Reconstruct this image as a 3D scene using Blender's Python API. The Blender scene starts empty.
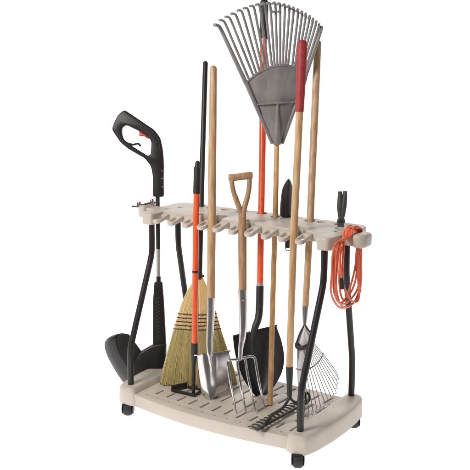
import bpy, bmesh, math, random
from mathutils import Vector, Matrix
random.seed(7)
sc = bpy.context.scene
COL = sc.collection

# ------------------------------------------------------------------ camera
Z0 = 0.122
CAM = Vector((2.33, -2.658, 1.397 + Z0))
YAW, PIT, F = -0.599, -0.216, 911.6
FW = Vector((math.sin(YAW)*math.cos(PIT), math.cos(YAW)*math.cos(PIT), math.sin(PIT)))
RT = FW.cross(Vector((0, 0, 1))).normalized()
UP = RT.cross(FW)
cd = bpy.data.cameras.new("camera"); cam = bpy.data.objects.new("camera", cd); COL.objects.link(cam)
cd.sensor_fit = 'HORIZONTAL'; cd.sensor_width = 36; cd.lens = 36*F/470
cd.clip_start = 0.05; cd.clip_end = 200
M = Matrix((RT, UP, -FW)).transposed().to_4x4(); M.translation = CAM
cam.matrix_world = M
sc.camera = cam

def ray(px, py): return FW + RT*((px-235)/F) - UP*((py-235)/F)
def on(px, py, ax, v):                    # photograph point on a world plane
    d = ray(px, py); return CAM + d*((v-CAM[ax])/d[ax])
def PD(px, py, d): return CAM + ray(px, py)*d
def dep(p): return (Vector(p)-CAM).dot(FW)
class Line:                               # straight shaft through two real points: depth for any row
    def __init__(s, a, b):
        s.a, s.b = Vector(a), Vector(b)
        s.pa, s.pb = proj(a)[1], proj(b)[1]
        s.ia, s.ib = 1/dep(a), 1/dep(b)
    def d(s, py): return 1/(s.ia+(s.ib-s.ia)*(py-s.pa)/(s.pb-s.pa))
    def __call__(s, px, py, off=0.0): return PD(px, py, s.d(py)+off)
    def at_z(s, z): return s.a+(s.b-s.a)*((z-s.a.z)/(s.b.z-s.a.z))
def proj(p):
    d = Vector(p)-CAM; z = d.dot(FW); return (235+F*d.dot(RT)/z, 235-F*d.dot(UP)/z)

# ------------------------------------------------------------------ mesh helpers
def lerp(a, b, t): return a+(b-a)*t
def smooth_path(pts, n=6):
    pts = [Vector(p) for p in pts]; out = []
    P = [pts[0]*2-pts[1]]+pts+[pts[-1]*2-pts[-2]]
    for i in range(1, len(P)-2):
        p0, p1, p2, p3 = P[i-1:i+3]
        for k in range(n):
            t = k/n
            out.append(0.5*((2*p1)+(p2-p0)*t+(2*p0-5*p1+4*p2-p3)*t*t+(3*p1-p0-3*p2+p3)*t**3))
    out.append(pts[-1]); return out
def tube(bm, pts, rad, seg=14, cap=True, closed=False, dome=False, flat=None):
    pts = [Vector(p) for p in pts]
    n = len(pts)
    rads = list(rad) if isinstance(rad, (list, tuple)) else [rad]*n
    if dome:                              # rounded end at the first point
        d = (pts[0]-pts[1]).normalized(); r = rads[0]
        pre = [(pts[0]+d*r*math.sin(a), max(r*math.cos(a), 1e-4)) for a in (1.5, 1.2, .8, .4)]
        pts = [p for p, _ in pre]+pts; rads = [q for _, q in pre]+rads; n = len(pts)
    rings = []; nrm = None
    for i, p in enumerate(pts):
        if closed: t = (pts[(i+1) % n]-pts[i-1]).normalized()
        else: t = (pts[min(i+1, n-1)]-pts[max(i-1, 0)]).normalized()
        if nrm is None:
            nrm = t.cross(Vector((0.31, 0.2, 0.93)) if abs(t.z) < .9 else Vector((1, 0, 0))).normalized()
        else:
            nrm = (nrm-t*nrm.dot(t)).normalized()
        b = t.cross(nrm)
        ring = []
        for k in range(seg):
            a = 2*math.pi*k/seg
            ring.append(bm.verts.new(p+(nrm*math.cos(a)+b*math.sin(a))*rads[i]))
        rings.append(ring)
    m = n if closed else n-1
    for i in range(m):
        A, B = rings[i], rings[(i+1) % n]
        for k in range(seg):
            bm.faces.new((A[k], A[(k+1) % seg], B[(k+1) % seg], B[k]))
    if cap and not closed:
        bm.faces.new(rings[0][::-1]); bm.faces.new(rings[-1])
def radii(keys, n):
    out = []
    for i in range(n):
        q = i/(n-1)*(len(keys)-1); k = min(int(q), len(keys)-2); t = q-k; t = t*t*(3-2*t) if len(keys) > 4 else t
        out.append(lerp(keys[k], keys[k+1], t))
    return out
def box(bm, c, size, rot=None, bev=0.0):
    r = bmesh.ops.create_cube(bm, size=1.0)
    m = Matrix.Translation(Vector(c)) @ (rot.to_4x4() if rot else Matrix()) @ Matrix.Diagonal((*size, 1))
    bmesh.ops.transform(bm, matrix=m, verts=r['verts'])
    if bev:
        es = list({e for v in r['verts'] for e in v.link_edges})
        bmesh.ops.bevel(bm, geom=es, offset=bev, segments=2, profile=.5, affect='EDGES')
def lathe(bm, prof, c, axis=Vector((0, 0, 1)), seg=24):
    axis = axis.normalized(); x = axis.orthogonal().normalized(); y = axis.cross(x); rings = []
    for r, h in prof:
        rings.append([bm.verts.new(Vector(c)+axis*h+(x*math.cos(2*math.pi*k/seg)+y*math.sin(2*math.pi*k/seg))*max(r, 1e-4)) for k in range(seg)])
    for A, B in zip(rings, rings[1:]):
        for k in range(seg): bm.faces.new((A[k], A[(k+1) % seg], B[(k+1) % seg], B[k]))
    bm.faces.new(rings[0][::-1]); bm.faces.new(rings[-1])
def round_poly(pts, r, n=4):
    out = []; N = len(pts)
    for i in range(N):
        p = Vector(pts[i]); a = Vector(pts[i-1]); b = Vector(pts[(i+1) % N])
        la, lb = (a-p).length, (b-p).length
        rr = min(r, la*.45, lb*.45)
        s = p+(a-p).normalized()*rr; e = p+(b-p).normalized()*rr
        for k in range(n+1):
            t = k/n; out.append(s*(1-t)**2+p*2*t*(1-t)+e*t*t)
    return out
def plate_mesh(outlines, half, bev, mat4, res=2):
    """outline (with holes) given thickness and rounded edges; local xy -> mat4"""
    cu = bpy.data.curves.new("tmp", 'CURVE'); cu.dimensions = '2D'; cu.fill_mode = 'BOTH'
    cu.extrude = max(half-bev, 1e-5); cu.bevel_depth = bev; cu.bevel_resolution = res; cu.offset = -bev
    for pts in outlines:
        sp = cu.splines.new('POLY'); sp.points.add(len(pts)-1); sp.use_cyclic_u = True
        for q, p in zip(sp.points, pts): q.co = (p[0], p[1], 0, 1)
    o = bpy.data.objects.new("tmp", cu); COL.objects.link(o)
    dg = bpy.context.evaluated_depsgraph_get(); dg.update()
    me = bpy.data.meshes.new_from_object(o.evaluated_get(dg))
    bpy.data.objects.remove(o); bpy.data.curves.remove(cu)
    me.transform(mat4)
    bm = bmesh.new(); bm.from_mesh(me); bpy.data.meshes.remove(me)
    bmesh.ops.remove_doubles(bm, verts=bm.verts, dist=1e-5)
    bmesh.ops.recalc_face_normals(bm, faces=bm.faces)
    return bm
def circle(c, r, n=16): return [Vector((c[0]+r*math.cos(2*math.pi*k/n), c[1]+r*math.sin(2*math.pi*k/n))) for k in range(n)]
def facing_plate(pxs, depth, half, bev, holes=(), rnd=2.0, off=0.0):
    """outline drawn as seen from the front, cut from real material standing across the view direction"""
    o = PD(235, 235, depth+off)
    def cv(l): return [Vector(((x-235)/F*(depth+off), -(y-235)/F*(depth+off))) for x, y in l]
    outs = [round_poly(cv(pxs), rnd/F*depth)]+[round_poly(cv(h), rnd/F*depth*.8) for h in holes]
    m = Matrix((RT, UP, -FW)).transposed().to_4x4(); m.translation = o
    return plate_mesh(outs, half, bev, m)
def sheet(rows, fn, th, nu=14, bow=None):
    """rows: (xl, yl, xr, yr); fn(px,py,off) -> point; bow(s, t) depth offset; two skins th apart"""
    bm = bmesh.new(); G = []
    for layer in (0, 1):
        g = []
        for j, (xl, yl, xr, yr) in enumerate(rows):
            t = j/(len(rows)-1)
            g.append([bm.verts.new(fn(lerp(xl, xr, k/nu), lerp(yl, yr, k/nu), (bow(k/nu, t) if bow else 0)+th*layer)) for k in range(nu+1)])
        G.append(g)
    for layer in (0, 1):
        g = G[layer]
        for j in range(len(rows)-1):
            for k in range(nu):
                q = (g[j][k], g[j][k+1], g[j+1][k+1], g[j+1][k])
                bm.faces.new(q if layer else q[::-1])
    loop = lambda g: g[0]+[r[-1] for r in g[1:]]+g[-1][-2::-1]+[r[0] for r in g[-2:0:-1]]
    a, b = loop(G[0]), loop(G[1])
    for i in range(len(a)):
        j = (i+1) % len(a); bm.faces.new((a[i], a[j], b[j], b[i]))
    bmesh.ops.recalc_face_normals(bm, faces=bm.faces)
    return bm
def interp_rows(rows, n):
    pts = smooth_path([Vector((r[0], r[1], 0)) for r in rows], n); pr = smooth_path([Vector((r[2], r[3], 0)) for r in rows], n)
    return [(a.x, a.y, b.x, b.y) for a, b in zip(pts, pr)]

def obj(name, bm, mat, parent=None, angle=40, label=None):
    me = bpy.data.meshes.new(name)
    off = Vector((0, 0, 0)); p = parent
    while p is not None: off += p.location; p = p.parent
    bmesh.ops.recalc_face_normals(bm, faces=bm.faces)
    if parent is not None and parent.type == 'EMPTY':
        o_loc = Vector((0, 0, 0))
    else: o_loc = Vector((0, 0, 0))
    bmesh.ops.translate(bm, verts=bm.verts, vec=-off)
    bm.to_mesh(me); bm.free()
    for f in me.polygons: f.use_smooth = True
    me.set_sharp_from_angle(angle=math.radians(angle))
    me.materials.append(mat)
    o = bpy.data.objects.new(name, me); COL.objects.link(o)
    if parent: o.parent = parent
    if label: o["label"] = label
    return o
def thing(name, label, cat, loc):
    o = bpy.data.objects.new(name, None); COL.objects.link(o); o.empty_display_size = .05
    o.location = Vector(loc); o["label"] = label; o["category"] = cat
    return o
def copy_part(o, parent, delta):
    c = o.copy(); COL.objects.link(c); c.parent = parent; c.location = o.location+Vector(delta)
    for ch in o.children:
        d = ch.copy(); COL.objects.link(d); d.parent = c
    return c

# ------------------------------------------------------------------ materials
def mat(name, col, rough=.5, metal=0.0, var=None, scale=(30, 30, 30), bump=0.0, bscale=200, coat=0.0, rvar=0.0, spec=.5, detail=4, island=None, ramp=(.35, .65)):
    m = bpy.data.materials.new(name); m.use_nodes = True; nt = m.node_tree; N, L = nt.nodes, nt.links
    b = N["Principled BSDF"]; b.inputs["Base Color"].default_value = (*col, 1)
    b.inputs["Roughness"].default_value = rough; b.inputs["Metallic"].default_value = metal
    b.inputs["Coat Weight"].default_value = coat; b.inputs["Coat Roughness"].default_value = .15
    b.inputs["Specular IOR Level"].default_value = spec
    tc = N.new("ShaderNodeTexCoord"); mp = N.new("ShaderNodeMapping"); mp.inputs["Scale"].default_value = scale
    L.new(tc.outputs["Object"], mp.inputs["Vector"])
    no = N.new("ShaderNodeTexNoise"); no.inputs["Scale"].default_value = 1; no.inputs["Detail"].default_value = detail
    L.new(mp.outputs[0], no.inputs["Vector"])
    if var:
        cr = N.new("ShaderNodeValToRGB")
        cr.color_ramp.elements[0].position, cr.color_ramp.elements[1].position = ramp
        cr.color_ramp.elements[0].color = (*col, 1); cr.color_ramp.elements[1].color = (*var, 1)
        if island:
            gi = N.new("ShaderNodeNewGeometry"); L.new(gi.outputs["Random Per Island"], cr.inputs[0])
            for pos, c in island:
                e = cr.color_ramp.elements.new(pos); e.color = (*c, 1)
        else: L.new(no.outputs["Fac"], cr.inputs[0])
        L.new(cr.outputs[0], b.inputs["Base Color"])
    if rvar:
        mr = N.new("ShaderNodeMapRange"); mr.inputs[3].default_value = rough-rvar; mr.inputs[4].default_value = rough+rvar
        L.new(no.outputs["Fac"], mr.inputs[0]); L.new(mr.outputs[0], b.inputs["Roughness"])
    if bump:
        n2 = N.new("ShaderNodeTexNoise"); n2.inputs["Scale"].default_value = bscale; n2.inputs["Detail"].default_value = 3
        L.new(tc.outputs["Object"], n2.inputs["Vector"])
        bp = N.new("ShaderNodeBump"); bp.inputs["Strength"].default_value = bump; bp.inputs["Distance"].default_value = .002
        L.new(n2.outputs["Fac"], bp.inputs["Height"]); L.new(bp.outputs[0], b.inputs["Normal"])
    return m
M_beige = mat("beige_plastic", (.476, .419, .359), .44, var=(.516, .456, .394), scale=(9, 9, 9), bump=.16, bscale=420)
M_post = mat("black_tube", (.016, .0125, .014), .40, var=(.022, .017, .018), scale=(20, 20, 6), bump=.05, bscale=300, spec=.36)
M_black = mat("black_plastic", (.012, .009, .0098), .38, var=(.018, .0138, .0145), scale=(25, 25, 25), bump=.15, bscale=500, spec=.32)
M_rubber = mat("black_rubber", (.012, .010, .011), .62, var=(.018, .015, .015), scale=(40, 40, 40), bump=.2, bscale=300)
M_blackmetal = mat("black_painted_steel", (.012, .010, .011), .5, var=(.022, .019, .019), scale=(18, 18, 18), bump=.1, bscale=240, rvar=.08)
M_orange = mat("orange_fibreglass", (.82, .125, .034), .36, var=(.66, .075, .020), scale=(140, 140, 7), coat=.2)
M_red = mat("red_grip", (.30, .018, .022), .55, var=(.36, .030, .030), scale=(60, 60, 60), bump=.3, bscale=600)
M_trig = mat("red_trigger", (.55, .03, .025), .4, var=(.5, .025, .02))
def wood(name, a, b): return mat(name, a, .48, var=b, scale=(95, 95, 3.2), bump=.08, bscale=130, detail=6, ramp=(.3, .72))
M_wood_tan = wood("tan_ash_wood", (.36, .20, .10), (.60, .40, .235))
M_wood_brown = wood("brown_ash_wood", (.27, .14, .068), (.46, .275, .15))
M_wood_gold = wood("golden_ash_wood", (.43, .215, .075), (.68, .42, .19))
M_wood_pale = wood("pale_ash_wood", (.42, .235, .105), (.68, .45, .245))
M_steel = mat("polished_steel", (.58, .555, .55), .13, 1.0, var=(.50, .475, .475), scale=(45, 45, 5), rvar=.06)
M_steel_sat = mat("satin_steel", (.66, .63, .62), .24, 1.0, var=(.52, .49, .49), scale=(70, 70, 12), rvar=.09)
M_wire = mat("dull_wire", (.46, .43, .42), .36, .8, var=(.34, .31, .30), scale=(80, 80, 80))
M_alu = mat("grey_aluminium", (.52, .50, .50), .4, .8, var=(.44, .42, .42), scale=(60, 60, 8))
M_greyp = mat("grey_plastic", (.165, .148, .146), .38, var=(.25, .23, .225), scale=(22, 22, 9), bump=.08, bscale=400)
M_darkgrey = mat("dark_grey_handle", (.045, .042, .043), .5, var=(.065, .06, .06), scale=(60, 60, 60), bump=.15, bscale=500)
M_cord = mat("red_orange_cord", (.80, .150, .062), .38, var=(.70, .115, .048), scale=(60, 60, 60))
M_straw = mat("straw", (.60, .43, .20), .7, var=(.82, .64, .37), island=[(.35, (.70, .52, .26)), (.6, (.58, .45, .20)), (.8, (.76, .56, .30))], ramp=(.05, .95))
M_straw_low = mat("green_straw", (.42, .315, .13), .7, var=(.78, .62, .35), island=[(.2, (.36, .31, .105)), (.4, (.56, .43, .20)), (.55, (.32, .285, .11)), (.7, (.52, .38, .18)), (.85, (.22, .185, .065))], ramp=(.02, .95))
M_thread = mat("black_thread", (.012, .010, .010), .8, var=(.03, .02, .02))
M_silver = mat("bright_zinc", (.70, .69, .69), .35, .35, var=(.60, .59, .59), scale=(50, 50, 10), rvar=.06)
M_copper = mat("copper_wire", (.55, .24, .13), .35, .6, var=(.5, .2, .1))

# ------------------------------------------------------------------ setting: white sweep, glow added to keep it white and shadowless
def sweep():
    m = bpy.data.materials.new("glowing_white_backdrop"); m.use_nodes = True; nt = m.node_tree
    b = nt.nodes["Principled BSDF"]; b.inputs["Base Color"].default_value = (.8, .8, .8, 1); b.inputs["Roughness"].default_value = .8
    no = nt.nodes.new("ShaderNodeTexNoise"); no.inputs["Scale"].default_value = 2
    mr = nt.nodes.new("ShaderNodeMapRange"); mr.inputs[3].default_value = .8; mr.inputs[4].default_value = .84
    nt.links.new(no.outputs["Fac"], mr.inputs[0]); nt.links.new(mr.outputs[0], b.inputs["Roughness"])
    b.inputs["Emission Color"].default_value = (1, 1, 1, 1); b.inputs["Emission Strength"].default_value = 1.0  # made-up glow: no lit table here, it washes out shadows and lights the rack
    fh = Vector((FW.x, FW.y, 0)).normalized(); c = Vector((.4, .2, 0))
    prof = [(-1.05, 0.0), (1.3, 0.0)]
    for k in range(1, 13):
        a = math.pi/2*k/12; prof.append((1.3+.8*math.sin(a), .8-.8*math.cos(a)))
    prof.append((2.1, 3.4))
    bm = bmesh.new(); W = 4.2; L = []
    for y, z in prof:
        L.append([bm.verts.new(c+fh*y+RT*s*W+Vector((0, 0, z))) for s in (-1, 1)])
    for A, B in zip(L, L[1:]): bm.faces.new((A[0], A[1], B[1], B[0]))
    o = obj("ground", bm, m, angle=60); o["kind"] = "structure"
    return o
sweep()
w = bpy.data.worlds.new("World"); sc.world = w; w.use_nodes = True
bg = w.node_tree.nodes["Background"]; bg.inputs[0].default_value = (1, .985, .97, 1); bg.inputs[1].default_value = .15

def lamp(name, pos, target, size, sy, power, col=(1, .97, .94)):
    l = bpy.data.lights.new(name, 'AREA'); l.shape = 'RECTANGLE'; l.size = size; l.size_y = sy; l.energy = power; l.color = col
    o = bpy.data.objects.new(name, l); COL.objects.link(o); o.location = pos
    o.rotation_euler = (Vector(target)-Vector(pos)).to_track_quat('-Z', 'Y').to_euler()
CEN = Vector((.4, .2, .75)); FH = Vector((FW.x, FW.y, 0)).normalized()
lamp("softbox_key", CEN-RT*1.7-FH*1.5+Vector((0, 0, 1.7)), CEN, .9, .9, 80)
lamp("softbox_fill", CEN+RT*2.2-FH*1.6+Vector((0, 0, .9)), CEN, .7, 1.6, 9)

# ------------------------------------------------------------------ the rack
ZT = .815
rack = thing("tool_rack", "beige plastic garden tool rack on casters with bent black posts, holding all the tools", "tool rack", (.4, .2, 0))
# deck with slots
holes = []
def slot(x, y0, y1, w_=.0045, sl=.06):
    return [Vector((x-w_+sl*(y0-y0), y0)), Vector((x+w_, y0)), Vector((x+w_+sl*(y1-y0), y1)), Vector((x-w_+sl*(y1-y0), y1))]
front = [Vector((lerp(.035, .765, k/16), -.012-.043*math.sin(math.pi*min(1, max(0, k/16*.88+.1))))) for k in range(17)]
outline = front+[Vector((.765, .425)), Vector((.035, .425))]
for k in range(12):
    x = .085+k*.0575
    holes.append(circle((x, .008-.018*math.sin(math.pi*k/11)), .0048, 8))
    holes.append(slot(x+.022, .03-.012*math.sin(math.pi*k/11), .082))
    holes.append(slot(x-.004, .115, .20)); holes.append(slot(x+.024, .225, .30)); holes.append(slot(x-.002, .325, .395))
bm = plate_mesh([outline]+holes, .0260, .0035, Matrix.Translation((0, 0, .0725)))
obj("deck", bm, M_beige, rack)
bm = plate_mesh([[Vector((p.x, p.y+.006)) if p.y < .2 else Vector((p.x, p.y-.006)) for p in outline]], .0060, .002, Matrix.Translation((0, 0, .056)))  # added plate: blocks floor light so the deck slots stay dark
obj("deck_light_blocker", bm, M_beige, rack)
# end caps
def loft(levels):
    bm = bmesh.new(); R = [[bm.verts.new((p[0], p[1], z if len(p) < 3 else z+p[2])) for p in pts] for pts, z in levels]
    for A, B in zip(R, R[1:]):
        n = len(A)
        for k in range(n): bm.faces.new((A[k], A[(k+1) % n], B[(k+1) % n], B[k]))
    bm.faces.new(R[0][::-1]); bm.faces.new(R[-1]); return bm
def cap_outline(grow, inner):
    pts = [(.768-inner, -.026-grow), (.800, -.040-grow), (.836+grow, -.026-grow), (.850+grow, .03), (.860+grow, .13), (.862+grow, .23), (.856+grow, .33), (.846+grow, .40), (.825+grow*.6, .432+grow), (.772-inner, .432+grow)]
    return round_poly([Vector(p) for p in pts], .014, 4)
lv = [(cap_outline(.001, .012), .048), (cap_outline(.0055, .012), .051), (cap_outline(.0055, .012), .072), (cap_outline(.0045, .010), .098), (cap_outline(.003, .002), .1165), (cap_outline(.0005, -.001), .1205), (cap_outline(-.004, -.004), .1232), (cap_outline(-.016, -.014), .1245)]
obj("end_cap", loft(lv), M_beige, rack, angle=50)
lv2 = [([(0.8-p[0], p[1]) for p in pts][::-1], z) for pts, z in lv]
obj("end_cap", loft(lv2), M_beige, rack, angle=50)
# posts
def post(x, ys):
    pts = [(x, ys[0], .112), (x, ys[0], .225), (x, lerp(ys[0], ys[1], .025), .268), (x, lerp(ys[0], ys[1], .13), .320), (x, lerp(ys[0], ys[1], .86), .595), (x, lerp(ys[0], ys[1], .975), .648), (x, ys[1], .69), (x, ys[1], .80)]
    P = []
    for i, p in enumerate(pts): P.append(Vector(p))
    P = [P[0]]+smooth_path(P[1:7], 5)+[P[7]]
    bm = bmesh.new(); tube(bm, P, .0125, 18)
    obj("post", bm, M_post, rack, angle=60)
    bm = bmesh.new(); lathe(bm, [(.0168, 0), (.0166, .0022), (.0152, .0034), (.0128, .0034)], (x, ys[0], .1225), seg=24)
    obj("post_socket", bm, M_beige, rack)
for x in (0, .8):
    post(x, (0.0, .153)); post(x, (.40, .327))
# casters
def caster(x, y):
    bm = bmesh.new(); c = Vector((x, y, .028)); ax = Vector((.85, .5, 0)).normalized()
    box(bm, (x, y, .045), (.040, .040, .020), Matrix.Rotation(.5, 3, 'Z'), .007)
    for s in (-1, 1):
        lathe(bm, [(.006, 0), (.021, .001), (.023, .003), (.021, .005), (.006, .006)] if s > 0 else [(.006, -.006), (.021, -.005), (.023, -.003), (.021, -.001), (.006, 0)], c+ax*s*.0185+Vector((0, 0, .002)), ax)
    o = obj("caster", bm, M_black, rack)
    bm = bmesh.new(); R = .028
    lathe(bm, [(R*.5, -.0195), (R*.74, -.0185), (R*.92, -.013), (R*.99, -.006), (R, -.001), (R, .001), (R*.99, .006), (R*.92, .013), (R*.74, .0185), (R*.5, .0195)], c, ax, 28)
    obj("wheel", bm, M_rubber, o)
caster(.004, -.026); caster(.812, -.034); caster(.822, .385); caster(-.02, .385)
# top rail
gapx = [.022+.0742*i for i in range(10)]            # left edge of each finger
P = []
P += [(-.024, .130), (.018, .128), (.024, .150), (.026, .202)]
for i, x in enumerate(gapx):
    if i in (2, 3, 5, 8):
        P += [(x+.040, .202), (x+.040, .218), (x+.008, .226), (x+.008, .268), (x+.052, .268), (x+.060, .226), (x+.066, .202)]
P += [(.776, .202), (.778, .150), (.784, .128), (.824, .130), (.835, .150), (.838, .219), (.880, .220), (.886, .208), (.918, .208), (.926, .228), (.926, .268), (.918, .288), (.886, .288), (.880, .278), (.850, .280), (.850, .385), (.83, .418)]
for k in range(11):
    x = .735-k*.067
    P += [(x+.020, .418), (x+.012, .424), (x-.012, .424), (x-.020, .418)]
P += [(-.03, .418), (-.052, .385), (-.050, .280), (-.080, .278), (-.086, .288), (-.118, .288), (-.126, .268), (-.126, .228), (-.118, .208), (-.086, .208), (-.080, .220), (-.038, .218), (-.035, .150)]
rail_out = round_poly([Vector(p) for p in P], .012, 4)
P = []
P += [(-.024, .130), (.018, .128), (.024, .150), (.026, .202)]
P += [(.776, .202), (.778, .150), (.784, .128), (.824, .130), (.835, .150), (.838, .219), (.880, .220), (.886, .208), (.918, .208), (.926, .228), (.926, .268), (.918, .288), (.886, .288), (.880, .278), (.850, .280), (.850, .385), (.83, .418)]
for k in range(11):
    x = .735-k*.067
    P += [(x+.020, .418), (x+.012, .424), (x-.012, .424), (x-.020, .418)]
P += [(-.03, .418), (-.052, .385), (-.050, .280), (-.080, .278), (-.086, .288), (-.118, .288), (-.126, .268), (-.126, .228), (-.118, .208), (-.086, .208), (-.080, .220), (-.038, .218), (-.035, .150)]
under_out = round_poly([Vector((lerp(p[0], .4, .004), .228 if .19 < p[1] < .212 else lerp(p[1], .27, .015))) for p in P], .012, 4)


# shafts (real straight lines: where they stand on the deck and where the rail holds them)
DK = .099
L_broom = Line(on(198.5, 384, 2, DK), on(200.5, 208, 1, .385))
L_shovel = Line(on(260, 398, 2, DK), on(262, 212, 1, .400))
L_leaf = Line(on(270, 405, 2, DK), on(275.3, 214, 1, .370))
L_wire = Line(on(309, 414, 2, DK+.006), on(310, 221, 1, .375))
L_weed = Line(on(193.5, 394.5, 2, DK+.004), on(195.7, 222, 1, .150))
L_spade = Line(on(211, 399.5, 2, DK), on(211.5, 228, 1, .176))
L_fork = Line(on(246.5, 413, 2, DK), on(242.5, 232, 1, .155))
L_bow = Line(on(289.6, 394, 1, .105), on(293.5, 238, 1, .163))
L_trowel = Line(on(288, 248, 1, .385), on(286.6, 217, 1, .385))
L_pliers = Line(on(340.6, 226, 2, ZT), on(341.2, 200, 1, on(340.6, 226, 2, ZT).y+.004))
rail_holes = []
for Ln, px0, px1, y0, y1, r in ((L_broom, 200.3, 201, 215, 200, .019), (L_shovel, 262, 262, 215, 208, .021), (L_leaf, 275.3, 275.5, 216, 210, .018), (L_wire, 310, 310.3, 223, 217, .021)):
    a, b = Ln(px0, y0), Ln(px1, y1); c = a+(b-a)*((.80-a.z)/(b.z-a.z)); rail_holes.append(circle((c.x, c.y), r, 18))
c = L_trowel(286.7, 219); rail_holes.append(circle((c.x, .385), .016, 18))
through = list(rail_holes)
used = [(sum((p.x for p in h))/len(h)) for h in rail_holes]
for k in range(10):
    x = .06+k*.0755
    if min(abs(x-u) for u in used) > .04: rail_holes.append(circle((x, .376), .0185, 18))
for c in ((.797, .255), (.003, .255), (.77, .31), (.03, .31)): rail_holes.append(circle(c, .012, 16))
bm = plate_mesh([rail_out]+rail_holes, .019, .004, Matrix.Translation((0, 0, ZT-.019)), res=3)
obj("top_rail", bm, M_beige, rack, angle=45)
bm = plate_mesh([under_out]+through, .002, .0008, Matrix.Translation((0, 0, ZT-.0375)))  # added plate: keeps floor light out of unused holes and pockets
obj("rail_light_blocker", bm, M_beige, rack, angle=45)
# fingers: rounded tongues with a slot, one mesh copied
x0 = gapx[0]
tong = round_poly([Vector(p) for p in [(x0-.006, .012), (x0-.009, -.052), (x0-.002, -.072), (x0+.024, -.072), (x0+.032, -.054), (x0+.033, .012)]], .016, 6)
hole = round_poly([Vector(p) for p in [(x0+.0030, -.016), (x0+.0005, -.057), (x0+.0230, -.057), (x0+.0250, -.016)]], .008, 5)
bm = plate_mesh([tong, hole], .0078, .003, Matrix.Translation((0, .202, ZT-.0155)) @ Matrix.Rotation(math.radians(14), 4, 'X'), res=3)
clip = obj("clip", bm, M_beige, rack, angle=45)
for x in gapx[1:]: copy_part(clip, rack, (x-x0, 0, 0))
# raised lobes on the two hook arms and the front knobs
for s in (0, 1):
    fx = (lambda v: v) if s == 0 else (lambda v: .8-v)
    o_ = round_poly([Vector((fx(p[0]), p[1])) for p in [(.882, .203), (.912, .205), (.930, .222), (.930, .272), (.912, .291), (.882, .291)]], .016, 5)
    bm = plate_mesh([o_ if s == 0 else o_[::-1]], .025, .012, Matrix.Translation((0, 0, ZT-.017)), res=5)
    obj("hook", bm, M_beige, rack, angle=50)
    o_ = round_poly([Vector((fx(p[0]), p[1])) for p in [(.780, .124), (.828, .124), (.839, .150), (.840, .210), (.781, .210), (.775, .150)]], .02, 5)
    bm = plate_mesh([o_ if s == 0 else o_[::-1]], .0245, .008, Matrix.Translation((0, 0, ZT-.0225)), res=4)
    obj("post_knob", bm, M_beige, rack, angle=50)

# ------------------------------------------------------------------ string trimmer
dT = dep(on(157.5, 203.5, 2, ZT))+.03
def T(px, py, off=0.0): return PD(px, py, dT+off)
t = thing("string_trimmer", "black string trimmer with red trigger and loop handle, hanging at the rack's left end", "string trimmer", T(150, 372))
outer = [(124.7, 110.0), (154.7, 130.2), (160.6, 138), (163.2, 151), (164.2, 166), (163.8, 180), (164.2, 197), (152.8, 197), (153, 176), (151.2, 166.5), (145, 158.5), (128.3, 149.0), (120.6, 142.6), (112, 129.6), (115, 121.6), (118.5, 115)]
hl = [(126.8, 125), (140.6, 132), (149.4, 138.0), (151.7, 142.5), (151.0, 154.5), (148.0, 156), (134, 147.3), (128, 142.6), (124, 139.5), (122, 133), (122.5, 127.5)]
obj("handle", facing_plate(outer, dT, .019, .006, [hl], 3.0), M_black, t)
bm = facing_plate([(139.2, 130.8), (148.8, 134.5), (150.6, 138.8), (147, 138.6), (143.8, 136.0), (139.5, 136.6)], dT, .011, .003, (), 1.0)
obj("trigger", bm, M_trig, t)
bm = bmesh.new(); tube(bm, smooth_path([T(127.5, 143.2), T(133, 144.6), T(138, 143.6), T(140.7, 146.3)], 5), [.0045]*15+[.0035], 10)
obj("lever", bm, M_black, t)
for y, x in ((171, 162.3), (178.5, 162.0), (187, 162.4)):
    bm = bmesh.new(); lathe(bm, [(.0022, 0), (.0022, .0015), (.001, .002)], T(x, y, -.0175), -FW, 10); obj("screw", bm, M_wire, t)
bm = bmesh.new()
for a, b in (((124.9, 112.4), (152, 130.6)), ((152, 130.6), (158.6, 139)), ((158.6, 139), (160.6, 152))): tube(bm, [T(*a, -.0185), T(*b, -.0185)], .0026, 8)
obj("seam", bm, M_rubber, t)
bm = bmesh.new(); tube(bm, [T(157.6, 194), T(158.2, 249)], .0092, 16); obj("upper_shaft", bm, M_post, t)
bm = bmesh.new(); tube(bm, [T(158.2, 246), T(158.5, 278)], .0085, 16); obj("middle_shaft", bm, M_alu, t)
bm = bmesh.new(); tube(bm, [T(158.5, 276.5), T(158.6, 284)], .0100, 16); obj("collar", bm, M_black, t)
obj("lower_housing", facing_plate([(154.6, 281.5), (162.4, 281.5), (164, 300), (166.4, 346), (165.5, 352), (153, 352), (153.2, 300)], dT, .019, .006, (), 1.5), M_black, t)
bm = bmesh.new()
for k in range(13):
    y = 300+k*3.4; tube(bm, [T(155.4+k*.05, y, -.018), T(159.5+k*.05, y-2.6, -.0195)], .0022, 6)
obj("vent_ribs", bm, M_rubber, t)
obj("motor_boot", facing_plate([(152.8, 344), (140, 351.5), (136.5, 356.5), (133.6, 365), (133.5, 384), (148, 380), (166, 366), (166.6, 342)], dT, .030, .010, (), 3), M_black, t)
bm = bmesh.new(); lathe(bm, [(.006, 0), (.006, .004), (.003, .005)], T(140.3, 358.2, -.028), -FW, 12); obj("screw", bm, M_rubber, t)
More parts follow.
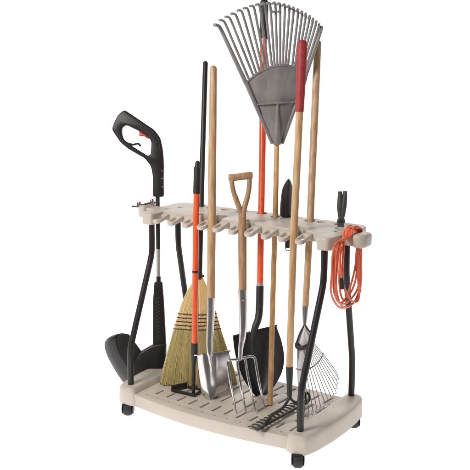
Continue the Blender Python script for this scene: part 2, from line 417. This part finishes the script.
# guard: a plate with a curved skirt running round its outer edge
rim = smooth_path([Vector((128.5, 334.2, 0)), Vector((121.5, 333.2, 0)), Vector((116, 335.5, 0)), Vector((116.2, 345, 0)), Vector((120.5, 356, 0)), Vector((126.5, 366, 0)), Vector((134, 380, 0))], 5)
out = smooth_path([Vector((118, 334.0, 0)), Vector((112.5, 335.2, 0)), Vector((105.2, 341, 0)), Vector((105.6, 351.5, 0)), Vector((112.5, 366, 0)), Vector((122.5, 381.5, 0)), Vector((134, 394, 0))], 5)
bm = bmesh.new(); A = []
for p, q in zip(rim, out):
    mid = (p+q)/2+Vector((-1.6, .2, 0))
    A.append([bm.verts.new(v) for v in (T(p.x, p.y, -.012), T(mid.x, mid.y, .012), T(q.x, q.y, .062), T(q.x+1.2, q.y+.8, .064), T(mid.x+1.6, mid.y+.5, .022), T(p.x+1.5, p.y+.6, -.004))])
for a, b in zip(A, A[1:]):
    for k in range(6): bm.faces.new((a[k], a[(k+1) % 6], b[(k+1) % 6], b[k]))
bm.faces.new(A[0]); bm.faces.new(A[-1][::-1])
g = obj("guard", bm, M_black, t, angle=50)
bm = facing_plate([(v.x+.6, v.y+.4) for v in rim[::3]]+[(138, 378), (142, 364), (142, 352), (134, 341)], dT, .006, .002, (), 1.0, off=-.006)
obj("guard_plate", bm, M_black, g)

# bolt lying on the left hook arm
dB = dep((-.098, .247, .842))
def Bq(px, py, o=0): return PD(px, py, dB+o)
t = thing("threaded_bolt", "dark metal rod with two round silver nuts lying on the rail's left end", "bolt", Bq(140, 207))
bm = bmesh.new(); tube(bm, smooth_path([Bq(131.8, 206.4), Bq(138, 206.2), Bq(143, 204.8), Bq(149, 203.2), Bq(156, 202.6)], 4), [.004]*4+[.0058]*4+[.0042]*9, 10); obj("rod", bm, M_darkgrey, t)
for px, py in ((139.2, 203.6), (152.3, 201.2)):
    bm = bmesh.new(); lathe(bm, [(.004, -.012), (.0095, -.010), (.0108, -.003), (.0100, .005), (.006, .0085), (.002, .0095)], Bq(px, py), UP, 14); obj("nut", bm, M_steel_sat, t)

# ------------------------------------------------------------------ broom
t = thing("broom", "straw broom with black stitching and a slim black handle, bristles down", "broom", L_broom(198.5, 384))
hb = bmesh.new(); tube(hb, [L_broom(205.4, 63.5), L_broom(202.4, 160), L_broom(199.4, 279)], [.0112, .0115, .0115], 16, dome=True); obj("handle", hb, M_post, t, angle=60)
prof = [(274, 197.6, 201.2), (279, 195.6, 203.2), (286, 190.0, 206.6), (295, 184.6, 210.6), (305, 181, 213.6), (313, 178.6, 216), (329, 173.8, 220.4), (350, 167.8, 227.6), (370, 162.6, 234.2), (383, 159.9, 236.8)]
def bw(y):
    for a, b in zip(prof, prof[1:]):
        if a[0] <= y <= b[0]:
            k = (y-a[0])/(b[0]-a[0]); return lerp(a[1], b[1], k), lerp(a[2], b[2], k)
    return prof[-1][1:] if y > 380 else prof[0][1:]
def bth(y): return lerp(.010, .024, min(1, (y-274)/34)) if y < 308 else lerp(.024, .030, (y-308)/76)
def bpt(s, y, side):                       # s in -1..1 across, side -1 front .. 1 back
    xl, xr = bw(y); x = (xl+xr)/2+s*(xr-xl)/2
    return L_broom(x, y, side*bth(y)*math.sqrt(max(0, 1-s*s*.96)))
def skin(rows):
    bm = bmesh.new(); R = []
    for y in rows:
        R.append([bm.verts.new(bpt(math.cos(a)*.94, y, math.sin(a)*.9)) for a in [2*math.pi*k/36 for k in range(36)]])
    for A, B in zip(R, R[1:]):
        for k in range(36): bm.faces.new((A[k], A[(k+1) % 36], B[(k+1) % 36], B[k]))
    bm.faces.new(R[0]); bm.faces.new(R[-1][::-1]); return bm
def strands(bm, n, y0, y1, w0, w1, jit):
    for i in range(n):
        s = random.uniform(-1, 1); side = random.choice((-1, -1, -1, 1))*random.uniform(.85, 1.05)
        if random.random() < .2: side *= random.random()
        a = y0+random.uniform(0, jit*2 if jit < 3 else 6); b = y1+random.uniform(-jit, jit)-abs(s)*1.5
        if random.random() < .15: b -= random.uniform(0, (b-a)*.35)
        ds = random.gauss(0, .035)*(2.2 if random.random() < .12 else 1); prev = None; sub = 4
        for k in range(sub+1):
            q = k/sub; y = lerp(a, b, q); ss = max(-1, min(1, s+ds*q))
            base = bpt(ss, min(y, 384), side)+(UP*(-(max(0, y-384))/F*3.6))
            wd = lerp(w0, w1, q)
            vs = [bm.verts.new(base+RT*wd*c+FW*wd*e) for c, e in ((-1, .3), (0, -1), (1, .3))]
            if prev:
                for j in range(3): bm.faces.new((prev[j], prev[(j+1) % 3], vs[(j+1) % 3], vs[j]))
            prev = vs
bm = skin([276, 280, 286, 295, 305, 313, 320, 331]); strands(bm, 900, 275, 331, .0011, .0016, 1.0)
obj("broom_head", bm, M_straw, t, angle=60)
bm = skin([327, 338, 350, 362, 372, 376]); strands(bm, 2300, 326, 384, .0013, .0014, 2.8); strands(bm, 130, 330, 386, .0010, .0008, 4.5)
obj("bristles", bm, M_straw_low, t, angle=60)
for k in range(5):
    y = 313.6+k*3.75; bm = bmesh.new(); pts = []
    for i in range(56):
        a = 2*math.pi*i/56; s = math.cos(a); yy = y+1.3*(1-s*s)+random.uniform(-.22, .22)
        xl, xr = bw(yy); x = (xl+xr)/2+s*1.02*(xr-xl)/2
        pts.append(L_broom(x, yy, math.sin(a)*bth(yy)*1.10))
    tube(bm, pts, .0021, 6, closed=True); obj("stitching", bm, M_thread, t)
bm = bmesh.new(); tube(bm, [L_broom(199.3, 272.6), L_broom(199.2, 279.5)], [.0135, .0155], 16); lathe(bm, [(.003, 0), (.006, .004), (.003, .008)], L_broom(202.6, 276, -.004), RT); obj("neck_band", bm, M_thread, t)

# ------------------------------------------------------------------ weed cutter
t = thing("weed_cutter", "orange shafted weed cutter with black grip and flat black foot, before the broom", "weed cutter", L_weed(193.5, 394.5))
bm = bmesh.new(); tube(bm, [L_weed(197.6, 163), L_weed(197.4, 166.4), L_weed(197.2, 167.2), L_weed(197.1, 168.4), L_weed(196.6, 193.5)], [.0095, .0098, .0120, .0136, .0138], 18, dome=True); obj("grip", bm, M_rubber, t)
bm = bmesh.new(); tube(bm, [L_weed(196.6, 192.5), L_weed(195.8, 222), L_weed(194.6, 345.5)], .0120, 18); obj("shaft", bm, M_orange, t)
bm = bmesh.new(); tube(bm, [L_weed(195.4, 270.6), L_weed(195.4, 272.6)], .0132, 16); obj("band", bm, M_blackmetal, t)
bm = bmesh.new(); tube(bm, [L_weed(194.6, 343), L_weed(194.3, 352), L_weed(194.1, 360), L_weed(193.6, 366), L_weed(193.4, 394)], [.0140, .0142, .0105, .0078, .0075], 14); obj("socket", bm, M_blackmetal, t)
bm = bmesh.new()
a, b, c = on(171.5, 390, 2, DK+.008), on(193.8, 395.2, 2, DK+.008), on(203, 389.5, 2, DK+.008)
def bar(bm, p, q, h, w_):
    d = (q-p); ang = math.atan2(d.y, d.x); box(bm, (p+q)/2+Vector((0, 0, h/2-.006)), (d.length+w_, w_, h), Matrix.Rotation(ang, 3, 'Z'), .0012)
bar(bm, a, b, .013, .005); bar(bm, b+Vector((.003, .003, .0012)), c, .011, .005)
a2 = a+Vector((.03, .062, .0)); bar(bm, a+Vector((.001, .001, -.0008)), a2, .026, .005); bar(bm, a2+Vector((.003, 0, .002)), c, .010, .0045)
obj("blade", bm, M_blackmetal, t)

# ------------------------------------------------------------------ spade
t = thing("spade", "polished steel spade with long straight wooden handle, blade in front of the broom", "spade", L_spade(211, 399.5))
bm = bmesh.new(); tube(bm, [L_spade(213.3, 69), L_spade(212.5, 140), L_spade(211.6, 228), L_spade(210.9, 300)], [.0142, .0158, .0168, .0160], 18, dome=True); obj("handle", bm, M_wood_tan, t, angle=60)
bm = bmesh.new(); tube(bm, smooth_path([L_spade(210.9, 297.5), L_spade(210.4, 320), L_spade(209.4, 342, -.004), L_spade(209.8, 356, -.012), L_spade(211.8, 372, -.014)], 5), radii([.0172, .0166, .0152, .0138, .0118, .0070, .0015], 21), 18); obj("socket", bm, M_steel_sat, t)
bm = bmesh.new(); lathe(bm, [(.0035, 0), (.0035, .0025), (.002, .004)], L_spade(210.6, 309, -.0172), -FW, 10); obj("rivet", bm, M_steel, t)
rows = interp_rows([(196.2, 354.8, 229.0, 351.2), (196.8, 358, 229.2, 355), (198, 370, 228.9, 368), (199.8, 384, 228.4, 381), (201.2, 393, 227.6, 387.5), (204.5, 397.6, 223.5, 393.0), (208.5, 400, 216, 398)], 4)
def bow_sp(s, tt): return .26*max(0, .30-s)**2*(1-.55*tt)+(.065*(s-.56) if s > .56 else 0)*(.3+.7*min(1, (s-.56)/.05 if s > .56 else 0))-.008*math.exp(-((s-.45)/.06)**2)*max(0, 1-tt*1.8)-.004*tt*tt
obj("blade", sheet(rows, L_spade, .0035, 30, bow_sp), M_steel, t, angle=50)
bm = bmesh.new(); n = 12
pL = [L_spade(lerp(194.6, 209, k/n), lerp(355.4, 353.6, k/n), bow_sp(lerp(0, .42, k/n), 0)-.004) for k in range(n+1)]
pR = [L_spade(lerp(211, 230.2, k/n), lerp(353.4, 350.8, k/n), bow_sp(lerp(.47, 1, k/n), 0)-.004) for k in range(n+1)]
tube(bm, pL, .0032, 8); tube(bm, pR, .0032, 8); obj("tread", bm, M_steel, t)

# ------------------------------------------------------------------ digging fork
t = thing("digging_fork", "steel four-tine digging fork with short brown wooden Y-shaped handle", "garden fork", L_fork(246.5, 413))
bm = bmesh.new()
tube(bm, smooth_path([L_fork(231.6, 178), L_fork(232.4, 187), L_fork(235.2, 197), L_fork(239.0, 207), L_fork(241.6, 216), L_fork(242.3, 228)], 5), [.0095]*10+[.0105]*10+[.0125]*6, 14)
tube(bm, smooth_path([L_fork(249.4, 177), L_fork(249.2, 187), L_fork(247.4, 197), L_fork(244.6, 207), L_fork(243.0, 216), L_fork(242.6, 228)], 5), [.0095]*10+[.0105]*10+[.0125]*6, 14)
tube(bm, [L_fork(242.5, 219), L_fork(242.4, 232), L_fork(242.6, 292)], [.0150, .0165, .0158], 18)
obj("handle", bm, M_wood_brown, t, angle=60)
bm = bmesh.new(); tube(bm, [L_fork(228.3, 177.3), L_fork(228.8, 177.3), L_fork(229.8, 177.4), L_fork(234, 177.6), L_fork(240.5, 176.6), L_fork(247, 175.8), L_fork(251.6, 175.4), L_fork(252.4, 175.4), L_fork(252.8, 175.4)], [.0085, .0115, .0130, .0138, .0138, .0142, .0135, .0120, .009], 18); obj("grip", bm, M_wood_brown, t)
bm = bmesh.new(); tube(bm, smooth_path([L_fork(242.6, 289.5), L_fork(243.2, 318), L_fork(242.6, 336), L_fork(240.8, 348), L_fork(240.2, 360)], 5), radii([.0172, .0166, .0155, .0135, .0112, .0095, .0085], 21), 16); obj("socket", bm, M_steel_sat, t)
bm = bmesh.new(); lathe(bm, [(.0035, 0), (.0035, .0025), (.002, .004)], L_fork(242.9, 300, -.0172), -FW, 10); obj("rivet", bm, M_steel, t)
TN = [[(240.6, 359), (236, 359.6), (230.6, 360.2), (228.2, 363), (228.9, 371), (231.4, 388), (237, 415.5)],
      [(240.4, 359.4), (238.4, 360.4), (237.6, 364), (238.8, 374), (241.6, 391), (246.6, 413.6)],
      [(240.8, 358.4), (243.6, 358), (245.4, 360.5), (247, 371), (250.2, 388), (255.6, 411.4)],
      [(240.8, 358.4), (246, 357.4), (252.0, 356.6), (255, 359), (256.8, 370), (260, 388), (265, 408.6)]]
for path in TN:
    pts = smooth_path([L_fork(x, y, -.012*math.sin(max(0, min(1, (y-358)/56))*math.pi)) for x, y in path], 6); n = len(pts)
    bm = bmesh.new(); tube(bm, pts, [.0055*(1-.55*max(0, (k/n-.75)/.25)) for k in range(n)], 10); obj("tine", bm, M_steel, t, angle=60)

# ------------------------------------------------------------------ shovel
t = thing("shovel", "round point shovel with black blade and long orange handle, behind the fork", "shovel", L_shovel(260, 398))
bm = bmesh.new(); tube(bm, [L_shovel(264.3, 3), L_shovel(263.6, 39)], [.0175, .0175], 18, dome=True); obj("grip", bm, M_rubber, t)
bm = bmesh.new(); tube(bm, [L_shovel(263.6, 38), L_shovel(262.4, 150), L_shovel(261, 222), L_shovel(260, 285)], [.0150, .0138, .0135, .0132], 18); obj("shaft", bm, M_orange, t)
bm = bmesh.new(); tube(bm, [L_shovel(260, 283.4), L_shovel(260, 287)], .0150, 18); obj("ferrule", bm, M_alu, t)
bm = bmesh.new(); tube(bm, smooth_path([L_shovel(260, 286), L_shovel(259.6, 305), L_shovel(258.4, 318, -.004), L_shovel(254.6, 329, -.010), L_shovel(252.4, 342, -.006), L_shovel(253, 366, .010)], 5), radii([.0155, .0154, .0152, .0146, .0130, .0090, .0030], 26), 18); obj("socket", bm, M_blackmetal, t)
rows = interp_rows([(233.8, 336.0, 276.2, 325.6), (233.0, 337.5, 277.0, 328), (234.4, 350, 281.5, 341), (237.6, 364, 284.2, 357), (243.0, 378, 282.0, 372), (250.5, 390, 274.5, 386), (256, 396.4, 266.5, 395)], 5)
def bow_sh(s, tt): return -.045*abs(2*s-1)**2+.035-.018*math.exp(-((s-.45)/.09)**2)*max(0, 1-tt*1.3)+.02*math.sin(tt*math.pi)
obj("blade", sheet(rows, L_shovel, .004, 26, bow_sh), M_blackmetal, t, angle=50)
bm = bmesh.new(); tube(bm, [L_shovel(lerp(233.4, 250, k/6), lerp(336.2, 332.2, k/6), bow_sh(k/6*.4, 0)) for k in range(7)], .0042, 8); tube(bm, [L_shovel(lerp(257, 276.8, k/6), lerp(330.4, 325.6, k/6), bow_sh(.55+k/6*.45, 0)) for k in range(7)], .0042, 8); obj("tread", bm, M_blackmetal, t)

# ------------------------------------------------------------------ leaf rake
t = thing("leaf_rake", "large grey plastic leaf rake standing upside down, its fan spread highest of all", "leaf rake", L_leaf(270, 405))
bm = bmesh.new(); tube(bm, [L_leaf(270, 405), L_leaf(272.8, 300), L_leaf(275.3, 214), L_leaf(277, 135)], [.0105, .0108, .0108, .0105], 16); obj("handle", bm, M_wood_gold, t, angle=60)
d0 = L_leaf.d(143)
def lean(y): return -.13*max(0, (143-y)/120)
def LR(px, py, o=0.0): return PD(px, py, d0+lean(py)+o)
arc = smooth_path([Vector(p+(0,)) for p in [(246.4, 82.5), (255, 75), (264.5, 69.6), (272, 66.6), (280, 65.2), (288, 65.6), (296, 67.6), (301, 71), (305, 77.5)]], 6)
na = len(arc)-1
rows = []
for j in range(15):                        # fan panel from the throat to the arc
    q = j/14; rows.append([(lerp(lerp(272.2, 282.2, k/24), arc[int(k*na/24)].x, q), lerp(143.5, arc[int(k*na/24)].y, q)) for k in range(25)])
bm = bmesh.new(); G = []
def fan_bow(s, q): return -.026*(1-(2*s-1)**2)*min(1, .35+q)
for layer in (0, .006):
    G.append([[bm.verts.new(LR(x, y, fan_bow(k/24, j/14)+layer-(.004 if j < 7 else 0))) for k, (x, y) in enumerate(r)] for j, r in enumerate(rows)])
for li, g_ in enumerate(G):
    for j in range(14):
        for k in range(24):
            bm.faces.new((g_[j][k], g_[j][k+1], g_[j+1][k+1], g_[j+1][k]))
lp = lambda g: g[0]+[r[-1] for r in g[1:]]+g[-1][-2::-1]+[r[0] for r in g[-2:0:-1]]
A, B = lp(G[0]), lp(G[1])
for i in range(len(A)): bm.faces.new((A[i], A[(i+1) % len(A)], B[(i+1) % len(A)], B[i]))
obj("rake_head", bm, M_greyp, t, angle=28)
bm = bmesh.new(); pl = [LR(lerp(272.2, 246.0, k/8), lerp(143.5, 82.5, k/8), -.004) for k in range(9)]; pr = [LR(lerp(282.2, 305.4, k/8), lerp(143.5, 77.5, k/8), -.004) for k in range(9)]
tube(bm, pl, radii([.0070, .0085, .0095], 9), 10); tube(bm, pr, radii([.0070, .0085, .0095], 9), 10)
tube(bm, [LR(lerp(257, 297.8, k/10), lerp(104.6, 101.4, k/10), fan_bow(k/10, .62)-.0065) for k in range(11)], .0034, 8)
tube(bm, [LR(v.x, v.y, fan_bow(i/na, 1)) for i, v in enumerate(arc)], .0048, 8)
obj("rim", bm, M_greyp, t)
bm = bmesh.new(); tube(bm, [LR(277.6, 102, -.027), LR(277.4, 122, -.025), LR(277.2, 144, -.016)], [.004, .0095, .0145], 10); tube(bm, [LR(277.1, 134), LR(277.1, 144.2)], .0178, 16)
obj("throat", bm, M_greyp, t)
tips = [(219.6, 26.5), (224.5, 21.5), (230, 18), (236, 14.8), (242, 11.4), (248, 9), (254, 6.8), (259.6, 5.2), (265, 4.2), (270.2, 3.6), (275.4, 3.4), (280.2, 4.0), (285, 5), (289.6, 6.4), (294, 8.2), (298.4, 10), (302.4, 12), (306.2, 14.2), (310, 16.6), (313.4, 19.2), (316.6, 22), (319.4, 24.8), (321.6, 28)]
N = len(tips)
for i, (tx, ty) in enumerate(tips):
    s = (i+.12)/(N-.76); v = arc[min(na, int(round(s*na)))]
    e = 1-i/(N-1)
    curl = [(tx-1.2*e, ty-.6, -.012), (tx-lerp(.6, 5.4, e), ty-lerp(-2.4, 1.6, e), -.040)]
    base = Vector((v.x, v.y)); tp = Vector((tx, ty))
    if i == 0: base = Vector((246.4, 84))
    if i == N-1: base = Vector((304.4, 79))
    pts = [LR(base.x, base.y, fan_bow(s, 1))]+[LR(lerp(base.x, tx, q), lerp(base.y, ty, q), fan_bow(s, 1)*(1-q*.8)) for q in (.3, .6, .92)]+[LR(*c) for c in curl]
    pts = smooth_path(pts, 4); r = radii([.0090, .0082, .0066], len(pts)) if i in (0, N-1) else .0051
    bm = bmesh.new(); tube(bm, pts, r, 8); obj("tine", bm, M_greyp, t, angle=60)
bm = bmesh.new(); tube(bm, [LR(271.6, 12, -.010), LR(279.6, 11.8, -.010)], .0034, 8); lathe(bm, [(.005, 0), (.005, .01)], LR(272.4, 12, -.014), -FW, 10); lathe(bm, [(.005, 0), (.005, .01)], LR(278.6, 11.8, -.014), -FW, 10); obj("tine_brace", bm, M_greyp, t)

# ------------------------------------------------------------------ bow rake
t = thing("bow_rake", "black bow rake with pale wooden handle and red end grip, teeth on the deck", "bow rake", L_bow(289.6, 410))
bm = bmesh.new(); tube(bm, [L_bow(302.2, 45), L_bow(301, 78), L_bow(299.6, 112)], [.0192, .0182, .0150], 18, dome=True); obj("grip", bm, M_red, t)
bm = bmesh.new(); tube(bm, [L_bow(299.6, 110), L_bow(296.4, 180), L_bow(293.5, 238), L_bow(289.4, 369)], [.0138, .0136, .0136, .0125], 18); obj("handle", bm, M_wood_pale, t, angle=60)
bm = bmesh.new(); tube(bm, [L_bow(289.4, 366.6), L_bow(289.5, 372), L_bow(289.6, 396)], [.0140, .0135, .0092], 16); obj("ferrule", bm, M_blackmetal, t)
zb = DK+.013
pn, pf = on(257.8, 429.4, 2, zb), on(307.0, 402.0, 2, zb)
ctr = L_bow(289.6, 395)
def W(px, py, y): return on(px, py, 1, y)
bm = bmesh.new()
q1 = smooth_path([ctr, on(287.6, 401, 1, .090), on(281.5, 409, 1, .062), on(271.5, 415.6, 1, .03), on(265.8, 423, 1, .0), on(262, 428, 2, zb+.004), pn+Vector((-.006, -.002, 0))], 5)
q2 = smooth_path([ctr, on(291.5, 399.5, 1, .115), on(296, 402.5, 1, .145), on(303, 404.5, 1, .19), on(308.6, 401, 1, .215), on(309.4, 395.6, 1, .222), on(306.6, 392.6, 1, .222), on(305.2, 396, 1, .215), pf], 5)
tube(bm, q1, .0056, 8); tube(bm, q2, .0050, 8); obj("bow", bm, M_blackmetal, t, angle=60)
bm = bmesh.new(); tube(bm, [pn-(pf-pn).normalized()*.006, lerp(pn, pf, .5), pf+(pf-pn).normalized()*.004], .0048, 8)
obj("bar", bm, M_blackmetal, t)
for k in range(14):
    p = lerp(pn, pf, k/13); bm = bmesh.new()
    pts = smooth_path([p, p+Vector((-.017, .003, .0015)), p+Vector((-.034, .007, .0005)), p+Vector((-.050, .011, -.006))], 4)
    tube(bm, pts, [lerp(.0046, .0022, i/(len(pts)-1)) for i in range(len(pts))], 8); obj("tooth", bm, M_blackmetal, t, angle=60)

# ------------------------------------------------------------------ wire rake
t = thing("wire_rake", "spring wire lawn rake with tan wooden handle, wire fan down beside the right posts", "wire rake", L_wire(309, 414))
bm = bmesh.new(); tube(bm, [L_wire(317.8, 43.5), L_wire(314.4, 120), L_wire(310.2, 221), L_wire(305.3, 309)], [.0142, .0150, .0140, .0125], 18, dome=True); obj("handle", bm, M_wood_tan, t, angle=60)
bm = bmesh.new(); tube(bm, [L_wire(305.4, 306.5), L_wire(305.0, 314), L_wire(304.6, 327), L_wire(304.4, 331)], [.0135, .0115, .0062, .0050], 16); obj("socket", bm, M_steel_sat, t)
bm = sheet([(303.4, 326, 306, 326), (300.4, 333, 309, 332.5), (297.0, 343, 312.6, 341), (297.0, 349, 313.5, 346)], L_wire, .003, 8, lambda s, q: -.01*math.sin(math.pi*s)); obj("spring_plate", bm, M_silver, t)
bm = bmesh.new(); tube(bm, smooth_path([L_wire(304, 325.5, -.006), L_wire(300, 333, -.008), L_wire(296.7, 342.4, -.008), L_wire(296.9, 346.2, -.010), L_wire(302, 347.4, -.014), L_wire(308.5, 345.4, -.012), L_wire(313, 341.5, -.008), L_wire(311.5, 335, -.006), L_wire(305.6, 325.5, -.006)], 5), .0034, 8)
tube(bm, smooth_path([L_wire(297.0, 343, -.010), L_wire(297.4, 347, -.012), L_wire(303, 347.6, -.016), L_wire(309, 345, -.014), L_wire(313.2, 341, -.010)], 5), .0085, 8); obj("clamp_band", bm, M_blackmetal, t)
fan = [(337.2, 373.4), (338, 377.4), (337.2, 382), (336.8, 386.6), (335.6, 391), (334, 395), (332, 399), (329, 402.6), (325.4, 405.4), (321, 408), (317, 410), (313, 412.4), (309, 414.6), (305, 416.4), (301.6, 416), (298.6, 414.4)]
for i, (x, y) in enumerate(fan):
    s = i/(len(fan)-1); b = (lerp(313, 297.4, s), lerp(342, 348, s))
    q = [L_wire(*b, -.008), L_wire(lerp(b[0], x, .5)+.6*(1-s), lerp(b[1], y, .5)-.4), L_wire(x, y), L_wire(x-1.6, y+2.2, -.020) if y < 402 else L_wire(x-2.6, y+.4, -.022)]
    q[3].z = max(q[3].z, DK+.001)
    bm = bmesh.new(); tube(bm, smooth_path(q, 5), .0017, 6); obj("wire_tine", bm, M_wire, t, angle=60)
bm = sheet([(297.4, 347, 306, 346.5), (297.6, 360, 305.4, 359), (298.0, 374, 303.8, 373), (298.6, 388, 302.0, 387)], L_wire, .002, 8, lambda s, q: -.010+.006*abs(2*s-1)); obj("flat_spring", bm, M_silver, t)
bm = bmesh.new(); tube(bm, smooth_path([L_wire(295.6, 368.8, -.006), L_wire(302, 369.8, -.008), L_wire(309, 368.8, -.008), L_wire(316.6, 364, -.007), L_wire(321, 358.5, -.006), L_wire(323.2, 352.8, -.004)], 5), .0030, 8); obj("cross_bar", bm, M_wire, t)

# ------------------------------------------------------------------ trowel
t = thing("hand_trowel", "small black hand trowel, blade pointing up out of the rail behind the handles", "trowel", L_trowel(287, 225))
rows = interp_rows([(287.6, 179.2, 289.4, 178.6), (284.6, 183.5, 291.6, 183), (282.0, 190, 293, 190), (280.6, 200, 293.5, 200), (279.9, 210, 293.3, 210), (280.6, 216, 292.4, 216), (283.6, 219.4, 289.8, 219.4)], 4)
obj("blade", sheet(rows, L_trowel, .003, 14, lambda s, q: .035*abs(2*s-1)**2*min(1, .3+q*1.5)-.012), M_blackmetal, t, angle=50)
bm = bmesh.new(); tube(bm, [L_trowel(287, 214), L_trowel(287.1, 222), L_trowel(287.8, 230), L_trowel(288, 247.5)], [.006, .008, .0115, .0120], 14); obj("handle", bm, M_rubber, t)
bm = bmesh.new(); tube(bm, smooth_path([L_trowel(285.8, 244), L_trowel(285.6, 248.5), L_trowel(287, 250.6), L_trowel(289.6, 250.2), L_trowel(290.6, 247), L_trowel(290.2, 244)], 5), .0021, 8); obj("hanging_loop", bm, M_copper, t)

# ------------------------------------------------------------------ pliers-like tool
t = thing("pliers", "dark grey pliers with two handles pointing up from the rail's right end", "pliers", L_pliers(340.6, 226))
D_ = L_pliers.d(215)
bm = bmesh.new(); tube(bm, smooth_path([PD(340.1, 191.4, D_), PD(340.1, 198, D_), PD(339.9, 206, D_), PD(340.2, 214, D_), PD(341.0, 220, D_)], 5), radii([.0075, .0100, .0112, .0098, .0075], 21), 12); obj("grip", bm, M_darkgrey, t)
bm = bmesh.new(); tube(bm, smooth_path([PD(345.2, 191.0, D_), PD(344.6, 198, D_), PD(343.8, 206, D_), PD(342.8, 214, D_), PD(341.4, 220, D_)], 5), radii([.0078, .0100, .0112, .0098, .0075], 21), 12); obj("grip", bm, M_darkgrey, t)
bm = facing_plate([(338.6, 216.5), (343.8, 216.5), (345.2, 221.5), (344, 224), (343.8, 229), (337.6, 229), (337.4, 224), (336.6, 221.5)], D_, .009, .003, (), 1.2); obj("jaw", bm, M_darkgrey, t)
bm = bmesh.new(); lathe(bm, [(.006, 0), (.006, .003), (.003, .004)], PD(340.8, 221, D_-.009), -FW, 12); obj("pivot", bm, M_blackmetal, t)

# ------------------------------------------------------------------ cord
t = thing("extension_cord", "orange-red electric cord coiled in loops over the rail's right hook", "extension cord", on(346, 262, 0, .866))
def cx(px, py, x=.868): return on(px, py, 0, x)
zt = ZT+.012
loops = [([(332.0, 277), (331.4, 292), (336, 304), (342, 308.4), (351, 305), (359.6, 294), (361.4, 277), (360.8, 258)], 0.0, 334.6),
         ([(333.6, 276), (333.4, 291), (337.6, 301.5), (343.5, 304), (350, 300), (357, 290), (359.2, 276), (358.8, 258)], .003, 336.0),
         ([(335.4, 272), (334.6, 288), (337, 299), (341, 302.4), (346.6, 298), (352.6, 288), (356.4, 274), (357.2, 256)], -.003, 337.6),
         ([(337.4, 270), (336.6, 287), (339.6, 303), (345.4, 307.6), (354.6, 301.5), (360, 288), (360.4, 272), (359.6, 256)], .006, 339.6),
         ([(339.8, 268), (339.2, 284), (340.6, 296), (344, 300), (347.8, 294.6), (351.4, 284), (354.8, 268), (355.8, 254)], -.006, 341.8),
         ([(342.0, 266), (342.4, 280), (345.8, 290.6), (350.6, 299), (355.6, 302.4), (358.6, 297), (358.0, 278), (358.2, 256)], .009, 343.6)]
for i, (pts, dx, tx) in enumerate(loops):
    X = .8655+(2.5-(0, 2, 1, 4, 3, 5)[i])*.0056; bm = bmesh.new()
    wob = random.uniform(0, 6); path = [cx(p[0]+.5*math.sin(wob+k*1.3), p[1]+.4*math.cos(wob+k*1.7), .866+dx*1.5+.005*math.sin(wob*2+k*.9)) for k, p in enumerate(pts)]
    top = [Vector((X, .287, zt-.016)), Vector((X, .277, zt+.008-abs(i-2.5)*.001)), Vector((X-.002, .246, zt+.010+.003*(i % 3))), Vector((X-.004, .218, zt+.006+.003*((i+1) % 3))), Vector((X-.004, .204, zt-.012)), cx(tx, 246+i % 3, .866+dx*1.5)]
    full = path+top
    n = len(full); ext = smooth_path(full[-3:]+full+full[:3], 7)[3*7:(n+3)*7]
    tube(bm, ext, .0040, 10, closed=True); obj("cord_loop", bm, M_cord, t, angle=60)
bm = bmesh.new(); a, b = cx(341.2, 277.6, .876), cx(342.4, 288.4, .876)
tube(bm, [a, lerp(a, b, .25), b], [.005, .0085, .0085], 12); obj("plug", bm, M_rubber, t)
bm = bmesh.new(); tube(bm, smooth_path([cx(341.2, 247, .876), cx(340.2, 262, .876), a], 6), .0040, 10); obj("cord_end", bm, M_cord, t)

sc.render.engine = 'CYCLES'
sc.view_settings.view_transform = 'Standard'; sc.view_settings.look = 'None'
sc.view_settings.exposure = 0.0; sc.view_settings.gamma = 1.0
sc.cycles.max_bounces = 8
